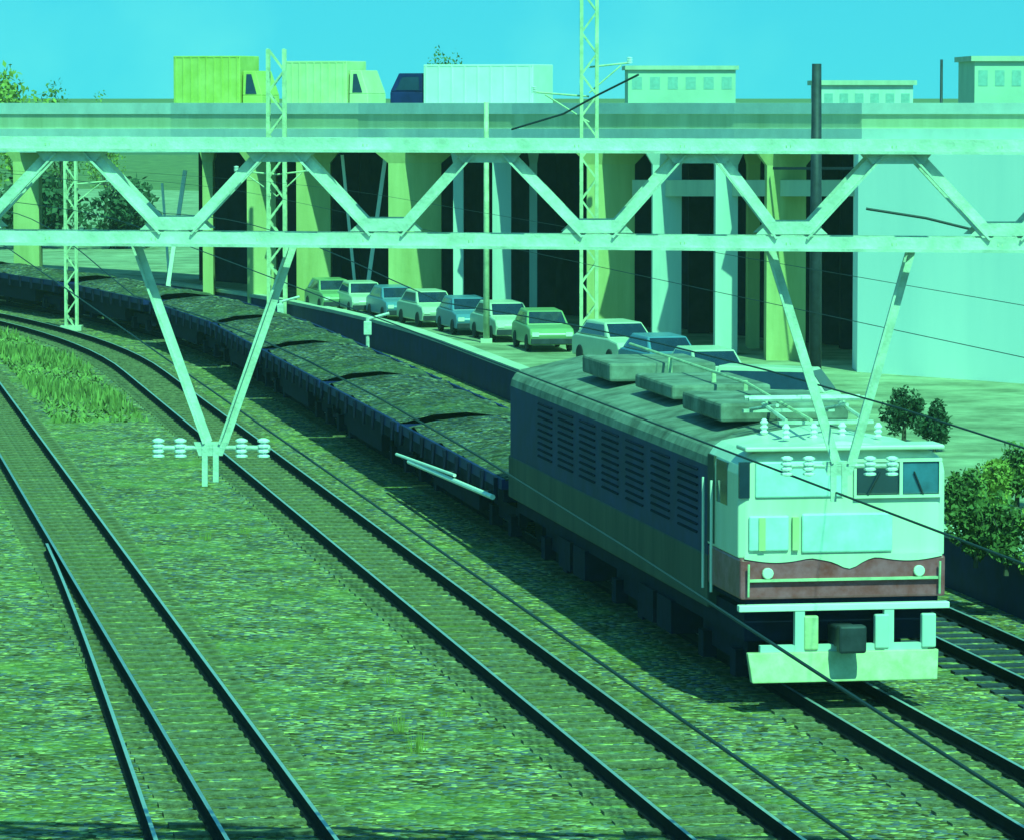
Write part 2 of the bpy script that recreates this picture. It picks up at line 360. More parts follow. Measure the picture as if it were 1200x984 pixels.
b = MB(); b.box(-1.2, 1.2, .0, .06, 1.58, 1.61); b.tube([(-1.2,.0,1.40),(-1.2,-.02,1.8)], .015, 6); b.tube([(1.2,.0,1.40),(1.2,-.02,1.8)], .015, 6)
b.build('handrail', M['steel_old'], loco)
# coupler, hoses, steps, plough
b = MB(); b.box(-.14, .14, -.30, .3, .78, 1.04); b.box(-.17, .17, -.46, -.28, .74, 1.08); b.build('coupler', M['darkmetal'], loco, bevel=.03)
for x in (-.42, .47, 1.06):
    b = MB(); b.box(x-.09, x+.09, -.05, .06, .74, 1.16); b.build('buffer_bracket', M['plough'] if x < 0 else M['concrete_w'], loco, bevel=.02)
b = MB(); b.hexa([(-1.18,-.16,.36),(1.14,-.16,.36),(1.14,-.02,.36),(-1.18,-.02,.36)], [(-1.22,-.06,.72),(1.18,-.06,.72),(1.18,.04,.72),(-1.22,.04,.72)])
b.build('snow_plough', M['plough'], loco, bevel=.015)
b = MB(); b.box(-1.05, 1.05, -.02, .08, .66, .80); b.box(-.62,-.5,-.03,.07,.7,1.22); b.box(.5,.62,-.03,.07,.7,1.22); b.build('plough_bracket', M['concrete_w'], loco)
# side details
for sx in (-1, 1):
    for y0 in (.75,):
        b = MB(); X = sx*(hw+.004); b.box(min(X, X-sx*.03), max(X, X-sx*.03), y0, y0+.62, 2.45, 2.98); b.build('side_window', M['glass'], loco)
    X = sx*(hw+.008); b = MB(); b.box(min(X, X-sx*.03), max(X, X-sx*.03), 1.48, 1.86, 1.90, 3.0); d = b.build('cab_door', M['side_green'], loco)
    for y in (1.44, 1.92): b = MB(); b.tube([(sx*(hw+.05), y, 1.3), (sx*(hw+.05), y, 2.7)], .018, 6); b.build('handrail', M['white'], loco)
    for i in range(7):
        y0 = 2.5 + i*1.75; b = MB()
        for k in range(9):
            z = 1.95 + k*.1; b.hexa([(sx*(hw-.02), y0, z), (sx*(hw+.015), y0, z-.02), (sx*(hw+.015), y0+1.2, z-.02), (sx*(hw-.02), y0+1.2, z)],
                                    [(sx*(hw-.02), y0, z+.02), (sx*(hw+.015), y0, z), (sx*(hw+.015), y0+1.2, z), (sx*(hw-.02), y0+1.2, z+.02)])
        b.build('louvre', M['under'], loco)
# bogies
def bogie(parent, y, zc=.43, wheel_r=.43, half=.95, m=None):
    b = MB()
    for sx in (-1, 1):
        b.box(sx*.92-.06, sx*.92+.06, y-half-.35, y+half+.35, .42, .72)
        for a in (-half, half): b.box(sx*1.0-.09, sx*1.0+.09, y+a-.16, y+a+.16, .26, .60)
    b.box(-.9, .9, y-.15, y+.15, .40, .70)
    bo = b.build('bogie', m or M['under'], parent)
    for a in (-half, half):
        b = MB()
        for sx in (-1, 1): b.lathe((sx*.56, y+a, wheel_r+.15), [(-.05,wheel_r*.9),(-.05,wheel_r),(.05,wheel_r),(.05,wheel_r*.9)], 18, 'x')
        b.tube([(-.6, y+a, wheel_r+.15), (.6, y+a, wheel_r+.15)], .08, 8); b.build('wheelset', M['under'], bo)
for y in (2.3, 8.2, 14.0): bogie(loco, y)
b = MB(); b.box(-hw+.12, hw-.12, .3, LL-.2, .82, 1.20)
for y in (4.4, 5.6, 10.6, 11.8): b.box(-hw+.06, hw-.06, y, y+.95, .40, .84)
b.build('underframe', M['under'], loco)
# roof gear
b = MB(); b.box(-.85, .85, 3.2, 5.6, 3.28, 3.52); b.box(-.7, .7, 7.0, 9.6, 3.30, 3.50); b.box(-.8, .8, 11.0, 13.2, 3.28, 3.55); b.build('roof_housing', M['roof'], loco, bevel=.04)
for (x, y) in ((-.55, .8), (-.2, .8), (.2, .95), (.62, .8), (.62, 1.7), (-.62, 1.7)):
    b = MB(); b.lathe((x, y, 3.24), [(0,.03),(.03,.055),(.06,.03),(.09,.055),(.12,.03),(.15,.055),(.20,.02)], 8); b.build('insulator', M['porcelain'], loco)
b = MB()
for sx in (-.5, .5):
    b.tube([(sx, 1.0, 3.46), (sx*1.0, 2.3, 3.58)], .025, 6); b.tube([(sx, 3.0, 3.46), (sx*.9, 1.7, 3.60)], .025, 6)
b.tube([(-.75, 2.0, 3.66), (.75, 2.0, 3.66)], .03, 6); b.tube([(-.75, 2.25, 3.66), (.75, 2.25, 3.66)], .03, 6)
for x in (-.5, .5): b.tube([(x, 2.1, 3.55), (x, 2.1, 3.66)], .02, 6)
b.box(-.6,.6,.95,1.05,3.42,3.46); b.box(-.6,.6,2.95,3.05,3.42,3.46)
b.build('pantograph', M['steel'], loco)
b = MB(); b.tube([(-.3, .5, 3.5), (-.1, 5, 3.66), (.1, 14, 3.66)], .02, 6)
for y in (5.5, 7.5, 10.5): b.lathe((0, y, 3.3), [(0,.05),(.36,.03)], 8)
b.build('roof_conductor', M['steel_old'], loco)

# ---------------------------------------------------------------- wagons
def make_wagon():
    r = empty('freight_wagon')
    b = MB(); b.box(-1.30, 1.30, .3, 11.7, .88, 1.10); b.box(-.35, .35, .0, .3, .8, 1.0); b.box(-.35, .35, 11.7, 12.0, .8, 1.0); b.build('frame', M['under'], r)
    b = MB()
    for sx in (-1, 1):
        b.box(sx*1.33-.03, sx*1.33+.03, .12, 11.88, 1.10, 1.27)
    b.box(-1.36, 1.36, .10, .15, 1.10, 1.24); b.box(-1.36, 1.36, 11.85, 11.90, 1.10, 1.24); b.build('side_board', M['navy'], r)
    for i in range(9):
        for sx in (-1, 1): b = MB(); b.box(sx*1.39-.03, sx*1.39+.03, .5+i*1.37, .6+i*1.37, .90, 1.26); b.build('stake', M['under'], r)
    b = MB(); n = 24; H_ = [[1.25 + .10*math.sin(i*.9+j)*random.random() + .14*math.sin(math.pi*i/4) for i in range(5)] for j in range(n+1)]
    for j in range(n):
        for i in range(4):
            x0, x1 = -1.30+2.6*i/4, -1.30+2.6*(i+1)/4; y0, y1 = .14+11.72*j/n, .14+11.72*(j+1)/n
            b.poly([(x0,y0,H_[j][i]), (x1,y0,H_[j][i+1]), (x1,y1,H_[j+1][i+1]), (x0,y1,H_[j+1][i])])
    b.build('gravel_load', M['load'], r)
    b = MB(); b.box(-1.2, -1.0, 3.4, 8.4, .45, .9); b.box(1.0, 1.2, 3.4, 8.4, .45, .9); b.box(-.8, .8, 4.6, 6.8, .45, .9); b.build('underfloor_box', M['under'], r)
    for y in (1.9, 10.1): bogie(r, y)
    return r
wg = make_wagon(); sW = LS + LL + .5; n = 0
names = ['first', 'second', 'third', 'fourth', 'fifth', 'sixth', 'seventh', 'eighth', 'ninth', 'tenth']
while n < 10:
    r = wg if n == 0 else copy_tree(wg)
    p0, p1 = T(LT[2], sW), T(LT[2], sW+12.0); d = p1-p0
    r.location = p0; r.rotation_euler = (0,0,math.atan2(d.y, d.x)-math.pi/2)
    tag(r, ('low dark open wagon with two pale poles, coupled right behind the locomotive' if n == 0 else
            'low dark open wagon loaded with gravel, %s behind the locomotive' % names[n]), 'wagon', 'low open wagons of the train')
    n += 1; sW += 12.12
# two pale poles on the side of the first wagon
for (a, c, rr) in (((455,541), (572,582), .045), ((462,532), (566,556), .03)):
    p = at_z(*a, .75); q = at_z(*c, .98)
    def snap(p, off):
        s_ = p.dot(TD); return T(LT[2]-1.46-off, s_, p.z)
    b = MB(); p = Vector((p.x, p.y, p.z)); b.tube([p, q], rr, 8)
    pole = (p, q, rr)
    b2 = MB(); inv = (Matrix.Translation(wg.location) @ Matrix.Rotation(wg.rotation_euler[2], 4, 'Z')).inverted()
    lp, lq = inv @ p, inv @ q; lp.x = lq.x = -1.50
    b2.tube([lp, lq], rr, 8); sp_ = b2.build('side_pole', M['white'], wg)
    for t_ in (.12, .88):
        pt = lp.lerp(lq, t_); b3 = MB(); b3.box(-1.50, -1.25, pt.y-.03, pt.y+.03, pt.z-.03, pt.z+.03); b3.build('bracket', M['darkmetal'], sp_)

# ---------------------------------------------------------------- overhead line gantry
def gp(px, py, off=0.0):        # photo pixel on the gantry's plane, which is turned slightly
    d = ray(px, py); t = 37.35/(d.y + .12*d.x); return Vector((0,0,H)) + d*t + Vector((0, off, 0))
DEP = 0.45
gy = empty('overhead_line_gantry', (gp(600, 285).x, 37.35, 0)); gi = Matrix.Translation(-Vector(gy.location))
tag(gy, 'pale steel lattice gantry spanning the tracks with zigzag bracing and hanging V frames', 'gantry')
L_, R_ = -130, 1560
def ych(px): return 279 + 9*px/1200      # bottom chord row
def ytop(px): return 169 + 4*px/1200
b = MB()
for off in (0, DEP): b.angle(gp(L_, ytop(L_), off), gp(R_, ytop(R_), off), .125, .025, vz=-1)
b.build('top_chord', M['steel'], gy, inv=gi)
b = MB()
for off in (0, DEP): b.angle(gp(L_, ych(L_), off), gp(R_, ych(R_), off), .125, .025, vz=-1)
b.build('bottom_chord', M['steel'], gy, inv=gi)
b = MB(); x = L_
fl = 0
while x < R_ - 60:
    for yf in (ytop, ych):
        b.bar(gp(x, yf(x), 0 if fl else DEP), gp(x+62, yf(x+62), DEP if fl else 0), .05, .02)
    fl = 1-fl; x += 62
b.build('lacing', M['steel_old'], gy, inv=gi)
nodes = [(-60, -20)]
tn = [-165, 82, 328, 572, 820, 1052, 1300, 1545]; bn = [-40, 206, 452, 700, 928, 1178, 1425]
for i in range(len(bn)):
    for (a, c) in (((tn[i]+16, ytop(tn[i])+10), (bn[i]-18, ych(bn[i])-6)), ((bn[i]+18, ych(bn[i])-6), (tn[i+1]-16, ytop(tn[i+1])+10))):
        if i == 0 and a[0] < L_: continue
        b = MB()
        for off in (0, DEP): b.angle(gp(*a, off), gp(*c, off), .095, .018, up=(0,1,0))
        b.build('diagonal', M['steel'], gy, inv=gi)
b = MB()
for x in bn: 
    for off in (-.02, DEP+.02): 
        a = [gp(x-42, ych(x)-11, off), gp(x+42, ych(x)-11, off), gp(x+26, ych(x)-26, off), gp(x-26, ych(x)-26, off)]; b = MB(); b.hexa(a, [p+Vector((0,.012,0)) for p in a]); b.build('gusset_plate', M['steel'], gy, inv=gi)
for x in tn[1:]:
    for off in (-.02, DEP+.02):
        a = [gp(x-30, ytop(x)+20, off), gp(x+30, ytop(x)+20, off), gp(x+40, ytop(x)+8, off), gp(x-40, ytop(x)+8, off)]; b = MB(); b.hexa(a, [p+Vector((0,.012,0)) for p in a]); b.build('gusset_plate', M['steel'], gy, inv=gi)
b = MB()
for px in (L_, R_):
    for off in (0, DEP):
        p = gp(px, 165, off); b.bar((p.x, p.y, -.15), (p.x, p.y, p.z+.1), .16, .16)
    for k in range(10):
        p, q = gp(px, 165, 0), gp(px, 165, DEP); b.bar((p.x, p.y, k*.65), (q.x, q.y, k*.65+.6), .04, .04)
b.build('column', M['steel'], gy, inv=gi)
MID = DEP/2
ZC = {}
def insul(b, p, ax, n=4, r=.055):
    prof = [(0, .02)]
    for k in range(n): prof += [(k*.045+.01, r), (k*.045+.025, r), (k*.045+.04, .022)]
    b.lathe(p, prof, 8, ax)
for (xl, xr, xb, yb, yarm, yend) in ((152, 337, 245, 522, 527, 572), (898, 1068, 986, 545, 548, 590)):
    b = MB(); b.angle(gp(xl, 287, MID), gp(xb-8, yb, MID), .085, .02, up=(0,1,0)); b.angle(gp(xr, 287, MID), gp(xb+10, yb, MID), .085, .02, up=(0,1,0))
    hg = b.build('hanging_frame', M['steel'], gy, inv=gi)
    b = MB(); a = [gp(xb-20, yb-2, MID-.02), gp(xb+20, yb-2, MID-.02), gp(xb+14, yb+14, MID-.02), gp(xb-14, yb+14, MID-.02)]
    b.hexa(a, [p+Vector((0,.04,0)) for p in a]); b.bar(gp(xb-7, yb, MID), gp(xb-7, yend, MID), .05); b.bar(gp(xb+6, yb, MID), gp(xb+6, yend-5, MID), .05); b.build('drop_bracket', M['steel'], hg, inv=gi)
    b = MB(); b.tube([gp(xb-66, yarm, MID), gp(xb+70, yarm, MID)], .022, 8); b.build('cross_arm', M['steel'], hg, inv=gi)
    for dx in (-62, -36, 36, 62):
        b = MB(); p = gp(xb+dx, yarm, MID); insul(b, p-Vector((0,0,.09)), 'z'); b.build('insulator', M['porcelain'], hg, inv=gi)

# ---------------------------------------------------------------- wires
def wire(name, pts, label, group=None, r=.012, cat='overhead wire', m=None):
    b = MB(); b.tube(pts, r, 5); o = b.build(name, m or M['wire']); return tag(o, label, cat, group)
ss = list(range(14, 114, 20)) + list(range(114, 232, 6))
lab = ['contact wire over the leftmost track', 'dark contact wire passing diagonally in front of the locomotive cab', 'contact wire right above the locomotive roof', 'contact wire above the dark track beside the yard wall']
for i, l in enumerate(LT):
    z = (4.15, 4.02, 4.75, 4.75)[i]; ll = (4.70, 9.02, 12.72, 15.85)[i]
    wire('contact_wire', [T(ll, s, z) for s in ss], lab[i], 'contact wires', .011 if i < 2 else .005)
    if i in (0, 1):
        pts = [T(ll, s, z + .55 + .35*abs(math.sin((s-37)/45*math.pi+math.pi/2))) for s in range(14, 114, 5)] + [T(ll, s, z+.9) for s in range(114, 232, 6)]
        wire('messenger_wire', pts, 'sagging messenger wire over the %s' % ('leftmost track' if i == 0 else 'track left of the train'), 'messenger wires', .009)

# ---------------------------------------------------------------- masts and posts
def mast(px, py, z0, ytop_px, w_, label, name='line_mast', m=None, lattice=True, arms=()):
    base = at_z(px, py, z0); top = at_y(px, ytop_px, base.y).z
    r = empty(name, base); tag(r, label, 'mast')
    b = MB(); h = top - z0; q = w_/2
    if lattice:
        for sx in (-1, 1):
            for sy in (-1, 1): b.bar((sx*q, sy*q, 0), (sx*q, sy*q, h), w_*.22, w_*.22)
        b.build('corner_leg', m or M['steel_old'], r)
        b = MB(); n = max(4, int(h/(w_*1.3)))
        for k in range(n):
            za, zb = h*k/n, h*(k+1)/n; s_ = 1 if k % 2 else -1
            for sy in (-1, 1): b.bar((-q*s_, sy*q, za), (q*s_, sy*q, zb), w_*.12)
            for sx in (-1, 1): b.bar((sx*q, -q*s_, za), (sx*q, q*s_, zb), w_*.12)
        b.build('bracing', m or M['steel_old'], r)
    else:
        b.lathe((0,0,0), [(0, q*1.1), (h*.5, q), (h, q*.8)], 10); b.build('pole', m or M['steel_old'], r, smooth=True)
    b = MB(); b.box(-w_, w_, -w_, w_, -.12, .12); b.build('base_block', M['concrete'], r)
    for (z, dx, t) in arms:
        b = MB(); b.tube([(0,0,z), (dx, 0, z+.12)], t, 6); b.tube([(0,0,z-.7),(dx*.8,0,z+.05)], t*.8, 6); a = b.build('bracket_arm', m or M['steel_old'], r)
        b = MB(); insul(b, (dx, 0, z+.1), 'z', 4, .08); b.build('insulator', M['porcelain'], a)
    return r
mast(84, 386, 0, 176, .34, 'pale green lattice mast between tracks at the left edge', arms=((4.6, 1.2, .03),))
mast(325, 383, 0, 58, .52, 'tall pale mast rising behind the gantry left of the trucks', arms=((4.9, -1.3, .03), (4.9, 1.0, .03)))
mast(690, 405, .62, -60, .42, 'tallest lattice mast, rising out of the top of the picture', arms=((6.8, -1.5, .03), (7.6, 1.1, .03)))
mast(955, 463, .62, 75, .27, 'thick dark pole standing before the viaduct at the right', 'utility_pole', M['darkmetal'], False)
mast(1101, 386, .62, 70, .10, 'thin pole right of the thick dark pole', 'utility_pole', M['darkmetal'], False)
mast(570, 402, .62, 120, .16, 'short slender pole with dark top near the middle of the viaduct', 'utility_pole', M['steel_old'], False)
for (px, py, yt, lab_) in ((431, 462, 372, 'pale signal post with short bracket behind the wagons'), (329, 420, 352, 'slender pale post beyond the wagons left of the signal post')):
    base = at_z(px, py, -.1); r = empty('signal_post', base); tag(r, lab_, 'post')
    h = at_y(px, yt, base.y).z + .1
    b = MB(); b.tube([(0,0,0),(0,0,h)], .05, 8); b.build('pole', M['steel'], r)
    b = MB(); b.tube([(0,0,h-.05),(.55,0,h+.1)], .04, 6); b.build('bracket', M['steel'], r)
    b = MB(); b.box(-.10, .10, -.08, .08, h-.45, h-.1); b.build('signal_head', M['steel'], r, bevel=.02)

# ---------------------------------------------------------------- viaduct
VP_ = [(-160, 162), (0, 156), (200, 147), (420, 136), (600, 126), (740, 118), (860, 112), (1010, 106), (1200, 102), (1500, 96)]
def vz(Y, row): return H - (row-HOR)*Y/F*1.0
def vpt(px, Y, row): return at_y(px, row, Y)
def ribbon(b, rows, o0, o1, pts=VP_):
    for (xa, Ya), (xb, Yb) in zip(pts, pts[1:]):
        A0, B0 = vpt(xa, Ya, rows[1]), vpt(xb, Yb, rows[1]); A1, B1 = vpt(xa, Ya, rows[0]), vpt(xb, Yb, rows[0])
        f, k = Vector((0,o0,0)), Vector((0,o1,0))
        b.hexa([A0+f, B0+f, B0+k, A0+k], [A1+f, B1+f, B1+k, A1+k])
    return b
via = empty('road_viaduct', (0, 140, 0)); vi = Matrix.Translation((0,-140,0))
tag(via, 'long pale concrete road viaduct on piers crossing behind the gantry', 'viaduct')
b = ribbon(MB(), (151, 179), 0, 13); b.build('deck', M['coping'], via, inv=vi)
b = ribbon(MB(), (134, 151), .06, .5); b.build('parapet', M['parapet'], via, inv=vi)
b = ribbon(MB(), (121, 134), .0, .55); b.build('parapet_coping', M['coping'], via, inv=vi)
b = MB()
for px in range(-150, 1480, 22):
    pass
def Yat(px):
    for (xa, Ya), (xb, Yb) in zip(VP_, VP_[1:]):
        if xa <= px <= xb: return Ya + (Yb-Ya)*(px-xa)/(xb-xa)
    return 96
piers = [(30, 30, 'y', 0), (243, 12, 'y', 0), (306, 34, 'y', .0), (367, 40, 'y', .3), (486, 62, 'y', .2), (537, 12, 'w', .2), (588, 22, 'w', .2), (625, 9, 'w', 3), (716, 56, 'y', .2), (782, 34, 'w', .1), (852, 26, 'w', -.2), (884, 14, 'y', 4), (922, 46, 'y', .3)]
for (px, wd, m_, dy) in piers:
    Y = Yat(px) + .35 + dy; zz = .62 if px > 330 else -.16
    a, c = at_y(px-wd/2, 178.5, Y), at_y(px+wd/2, 178.5, Y); top = min(a.z, c.z)
    b = MB(); b.box(a.x, c.x, Y, Y+1.1, zz, top-.35)
    ca = .25*(c.x-a.x)
    b.hexa([(a.x,Y,top-.35),(c.x,Y,top-.35),(c.x,Y+1.1,top-.35),(a.x,Y+1.1,top-.35)], [(a.x-ca,Y-.1,top-.003),(c.x+ca,Y-.1,top-.003),(c.x+ca,Y+1.3,top-.003),(a.x-ca,Y+1.3,top-.003)])
    b.build('pier', M['concrete_y'] if m_ == 'y' else M['concrete_w'], via, inv=vi)
# rear piers row (a second line of columns, shade painted into their colour)
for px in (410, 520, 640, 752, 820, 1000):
    Y = Yat(px) + 8.5; a = at_y(px, 170, Y); b = MB(); b.box(a.x-.3, a.x+.3, Y, Y+.8, .62 if px > 330 else -.16, vpt(px, Yat(px), 179).z-.01); b.build('pier', M['underdeck_shade'], via, inv=vi)
# lower cross beam on the right
b = MB()
pts = [(742, 117.8), (860, 112), (1006, 106.1)]
ribbon(b, (212, 231), .5, 1.0, pts); b.build('cross_beam', M['concrete'], via, inv=vi)
b = ribbon(MB(), (196, 199), -.3, -.2, [(905, Yat(905)), (1010, Yat(1010)), (1200, Yat(1200)), (1500, Yat(1500))]); b.build('service_pipe', M['darkmetal'], via, inv=vi)
b = MB()
A, B = at_y(1006, 179.5, 105.6), at_y(1500, 179.5, 95.4)
b.hexa([(A.x,A.y,.6),(B.x,B.y,.6),(B.x,B.y+1.5,.6),(A.x,A.y+1.5,.6)], [(A.x,A.y,A.z),(B.x,B.y,B.z),(B.x,B.y+1.5,B.z),(A.x,A.y+1.5,A.z)])
b.build('abutment', M['abut'], via, inv=vi)
# added backdrop, its near-black colour standing in for shade under the deck
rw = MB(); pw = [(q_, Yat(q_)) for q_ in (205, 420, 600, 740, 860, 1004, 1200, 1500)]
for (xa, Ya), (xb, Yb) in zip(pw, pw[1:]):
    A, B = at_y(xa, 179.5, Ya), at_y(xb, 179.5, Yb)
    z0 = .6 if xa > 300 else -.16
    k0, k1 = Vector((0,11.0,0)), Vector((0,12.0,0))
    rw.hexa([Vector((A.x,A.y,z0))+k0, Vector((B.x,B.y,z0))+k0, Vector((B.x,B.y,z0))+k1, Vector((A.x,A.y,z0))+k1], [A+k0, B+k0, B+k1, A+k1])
rw.build('shade_backdrop', M['underdeck_shade'], via, inv=vi)
# slanting white struts between the piers
for (a, c, t) in (((401,182),(412,272),.07), ((452,182),(436,272),.09), ((217,200),(203,268),.10), ((190,215),(196,268),.06)):
    Y = Yat(a[0])+1.6; b = MB(); p, q = at_y(*a, Y), at_y(*c, Y); b.bar(p, (q.x + (q.x-p.x)*.8, q.y, -.1), t*1.4); b.build('slanting_strut', M['white'], via, inv=vi)
# cabins and stacked stores in the shade
# ---------------------------------------------------------------- vehicles
def wheel_set(r, xs, hy, rad, wd=.16):
    for x in xs:
        for s_ in (-1, 1):
            b = MB(); b.lathe((x, s_*hy, rad), [(-wd/2, rad*.9), (-wd/2+.02, rad), (wd/2-.02, rad), (wd/2, rad*.9)], 14, 'y'); wv = b.build('wheel', M['tyre'], r)
            b = MB(); b.lathe((x, s_*(hy+.0), rad), [(-wd/2-.01, rad*.5), (wd/2+.01, rad*.5)], 10, 'y'); b.build('rim', M['steel'], wv)
def box_truck(px0, px1, rtop, Yoff_, body, label, cabside=1, cabm=None):
    pm = (px0+px1)/2; Yoff = Yoff_ + 1.2; Y = Yat(pm)+Yoff; z0 = vpt(pm, Yat(pm), 151).z + .01
    pa, pc = at_y(px0, 110, Yat(px0)+Yoff), at_y(px1, 110, Yat(px1)+Yoff); sl_ = math.atan2(pc.y-pa.y, pc.x-pa.x)*.35; pa, pc = at_y(px0, 110, Y), at_y(px1, 110, Y); top = at_y(pm, rtop, Y).z
    r = empty('box_truck', ((pa.x+pc.x)/2, (pa.y+pc.y)/2, z0), sl_); tag(r, label, 'truck', 'box trucks queueing on the viaduct'); L = (pc.x-pa.x)*.93; h = top-z0
    k = cabside; lb = L*.76
    x0, x1 = (-L/2, -L/2+lb) if k > 0 else (L/2-lb, L/2)
    b = MB(); b.box(x0, x1, -.85, .85, .62, h)
    bo = b.build('cargo_box', body, r, bevel=.03)
    b = MB()
    for i in range(9):
        xx = x0 + .1 + (x1-x0-.2)*i/8; b.box(xx-.02, xx+.02, -.875, -.845, .68, h-.05)
    b.box(x0+.02, x1-.02, -.868, -.846, h-.055, h-.01)
    b.build('panel_rib', body, bo)
    b = MB(); cx0, cx1 = (x1+.06, L/2) if k > 0 else (-L/2, x0-.06); n_ = cx1-cx0; Lq = 0; q = .28 if k > 0 else 0; p = 0 if k > 0 else .28
    ht = min(h*.86, 1.95)
    b.hexa([(cx0,-.78,.35),(cx1,-.78,.35),(cx1,.78,.35),(cx0,.78,.35)], [(cx0,-.78,1.1),(cx1,-.78,1.1),(cx1,.78,1.1),(cx0,.78,1.1)])
    b.hexa([(cx0,-.78,1.1),(cx1,-.78,1.1),(cx1,.78,1.1),(cx0,.78,1.1)], [(cx0+p,-.72,ht),(cx1-q,-.72,ht),(cx1-q,.72,ht),(cx0+p,.72,ht)])
    cb = b.build('cab', cabm or body, r, bevel=.03)
    b = MB(); b.hexa([(cx0+.12+p*.3,-.795,1.15),(cx1-.12-q*.3,-.795,1.15),(cx1-.12-q*.3,-.76,1.15),(cx0+.12+p*.3,-.76,1.15)], [(cx0+.14+p,-.75,ht-.12),(cx1-.14-q,-.75,ht-.12),(cx1-.14-q,-.70,ht-.12),(cx0+.14+p,-.70,ht-.12)])
    b.build('side_window', M['glass'], cb)
    b = MB(); b.box(-L/2+.05, L/2-.05, -.5, .5, .3, .6); b.build('chassis', M['darkmetal'], r)
    wheel_set(r, (-L/2+.6, L/2-.6), .72, .3)
    return r
box_truck(206, 326, 66, 4, M['truck_y'], 'bright yellow-green box truck, leftmost of the trucks on the viaduct', 1)
box_truck(334, 450, 72, 4.2, M['truck_p'], 'pale yellow box truck behind the bright yellow-green one', 1)
box_truck(454, 650, 76, 6.5, M['truck_w'], 'long white box truck with a dark blue cab, rightmost on the viaduct', -1, M['navy'])

def make_car(name, paint, van=False):
    r = empty(name); W = .80
    if van: low = [(-2.1,.28),(2.05,.28),(2.1,.75),(1.85,1.05),(-2.1,1.05)]; up = [(-2.1,1.05),(1.8,1.05),(1.2,1.85),(-2.0,1.9)]
    else: low = [(-2.05,.25),(2.0,.25),(2.1,.62),(1.9,.82),(1.1,.92),(-1.75,.95),(-2.1,.85)]; up = [(-1.75,.95),(1.05,.92),(.45,1.38),(-1.1,1.42)]
    def ext(prof, w0, w1, b):
        zmin = min(p[1] for p in prof); zmax = max(p[1] for p in prof)
        fw = lambda z: w0 + (w1-w0)*(z-zmin)/(zmax-zmin)
        Lf = [Vector((fw(z), x, z)) for x, z in prof]; Rt = [Vector((-fw(z), x, z)) for x, z in prof]; n = len(prof)
        k = len(b.v); b.v += [tuple(p) for p in Lf+Rt]
        b.f.append(tuple(k+i for i in range(n))); b.f.append(tuple(k+n+i for i in reversed(range(n)))); b.m += [0, 0]
        for i in range(n): b.f.append((k+i, k+n+i, k+n+(i+1)%n, k+(i+1)%n)); b.m.append(0)
    b = MB(); ext(low, W, W-.02, b); b.build('body', paint, r, bevel=.06)
    b = MB(); ext(up, W-.05, W-.18, b); cb = b.build('cabin', paint, r, bevel=.04)
    x0, z0 = up[1]; x1, z1 = up[2]          # windscreen at the -Y end after the mirror below
    def pane(pts, nm='window'):
        b = MB(); a = [Vector(p) for p in pts]; nrm = (a[1]-a[0]).cross(a[2]-a[0]).normalized()*.012; b.hexa([p-nrm for p in a], [p+nrm for p in a]); b.build(nm, M['glass'], cb)
    lerp = lambda a, c, t: a+(c-a)*t
    for (t0, t1) in ((.08, .9),):
        pane([(-.66, lerp(x0,x1,t0)+.01, lerp(z0,z1,t0)), (.66, lerp(x0,x1,t0)+.01, lerp(z0,z1,t0)), (.58, lerp(x0,x1,t1)+.01, lerp(z0,z1,t1)), (-.58, lerp(x0,x1,t1)+.01, lerp(z0,z1,t1))], 'windscreen')
    x2, z2 = up[0]; x3, z3 = up[3]
    pane([(-.64, lerp(x2,x3,.1)-.01, lerp(z2,z3,.1)), (.64, lerp(x2,x3,.1)-.01, lerp(z2,z3,.1)), (.58, lerp(x2,x3,.85)-.01, lerp(z2,z3,.85)), (-.58, lerp(x2,x3,.85)-.01, lerp(z2,z3,.85))], 'rear_window')
    for s_ in (-1, 1):
        xa, xb = lerp(x2, x3, .3)+.15, lerp(x0, x1, .3)-.15; xc, xd = lerp(x2, x3, .85)+.1, lerp(x0, x1, .85)-.1
        za, zb = lerp(z0, z1, .12), lerp(z0, z1, .85)
        f_ = lambda z: s_*(W-.05 - .13*(z-z0)/(z1-z0) + .004)
        pane([(f_(za), xa, za), (f_(za), xb, za), (f_(zb), xd, zb), (f_(zb), xc, zb)], 'side_window')
        b = MB(); b.box(s_*.6-.12, s_*.6+.12, 2.02, 2.10, .55, .70); b.build('headlight', M['lamp'], r)
        for y in (-1.3, 1.3):
            b = MB(); b.lathe((s_*.74, y, .3), [(-.09,.27),(-.07,.3),(.07,.3),(.09,.27)], 14, 'x'); wv = b.build('wheel', M['tyre'], r)
    b = MB(); b.box(-.76, .76, 2.06, 2.13, .28, .48); b.build('bumper', M['darkmetal'], r, bevel=.02)
    return r
protos = {}
def car(px, py, kind, yaw, label):
    base = at_z(px, py, .626)
    if kind in protos: r = copy_tree(protos[kind])
    else:
        r = make_car('parked_van' if kind == 'van' else 'parked_car', {'pale': M['car_pale'], 'blue': M['car_blue'], 'green': M['car_green'], 'van': M['car_pale']}[kind], kind == 'van'); protos[kind] = r
    r.location = base; r.rotation_euler = (0, 0, math.pi + R(yaw))
    tag(r, label, 'van' if kind == 'van' else 'car', 'cars parked along the yard')
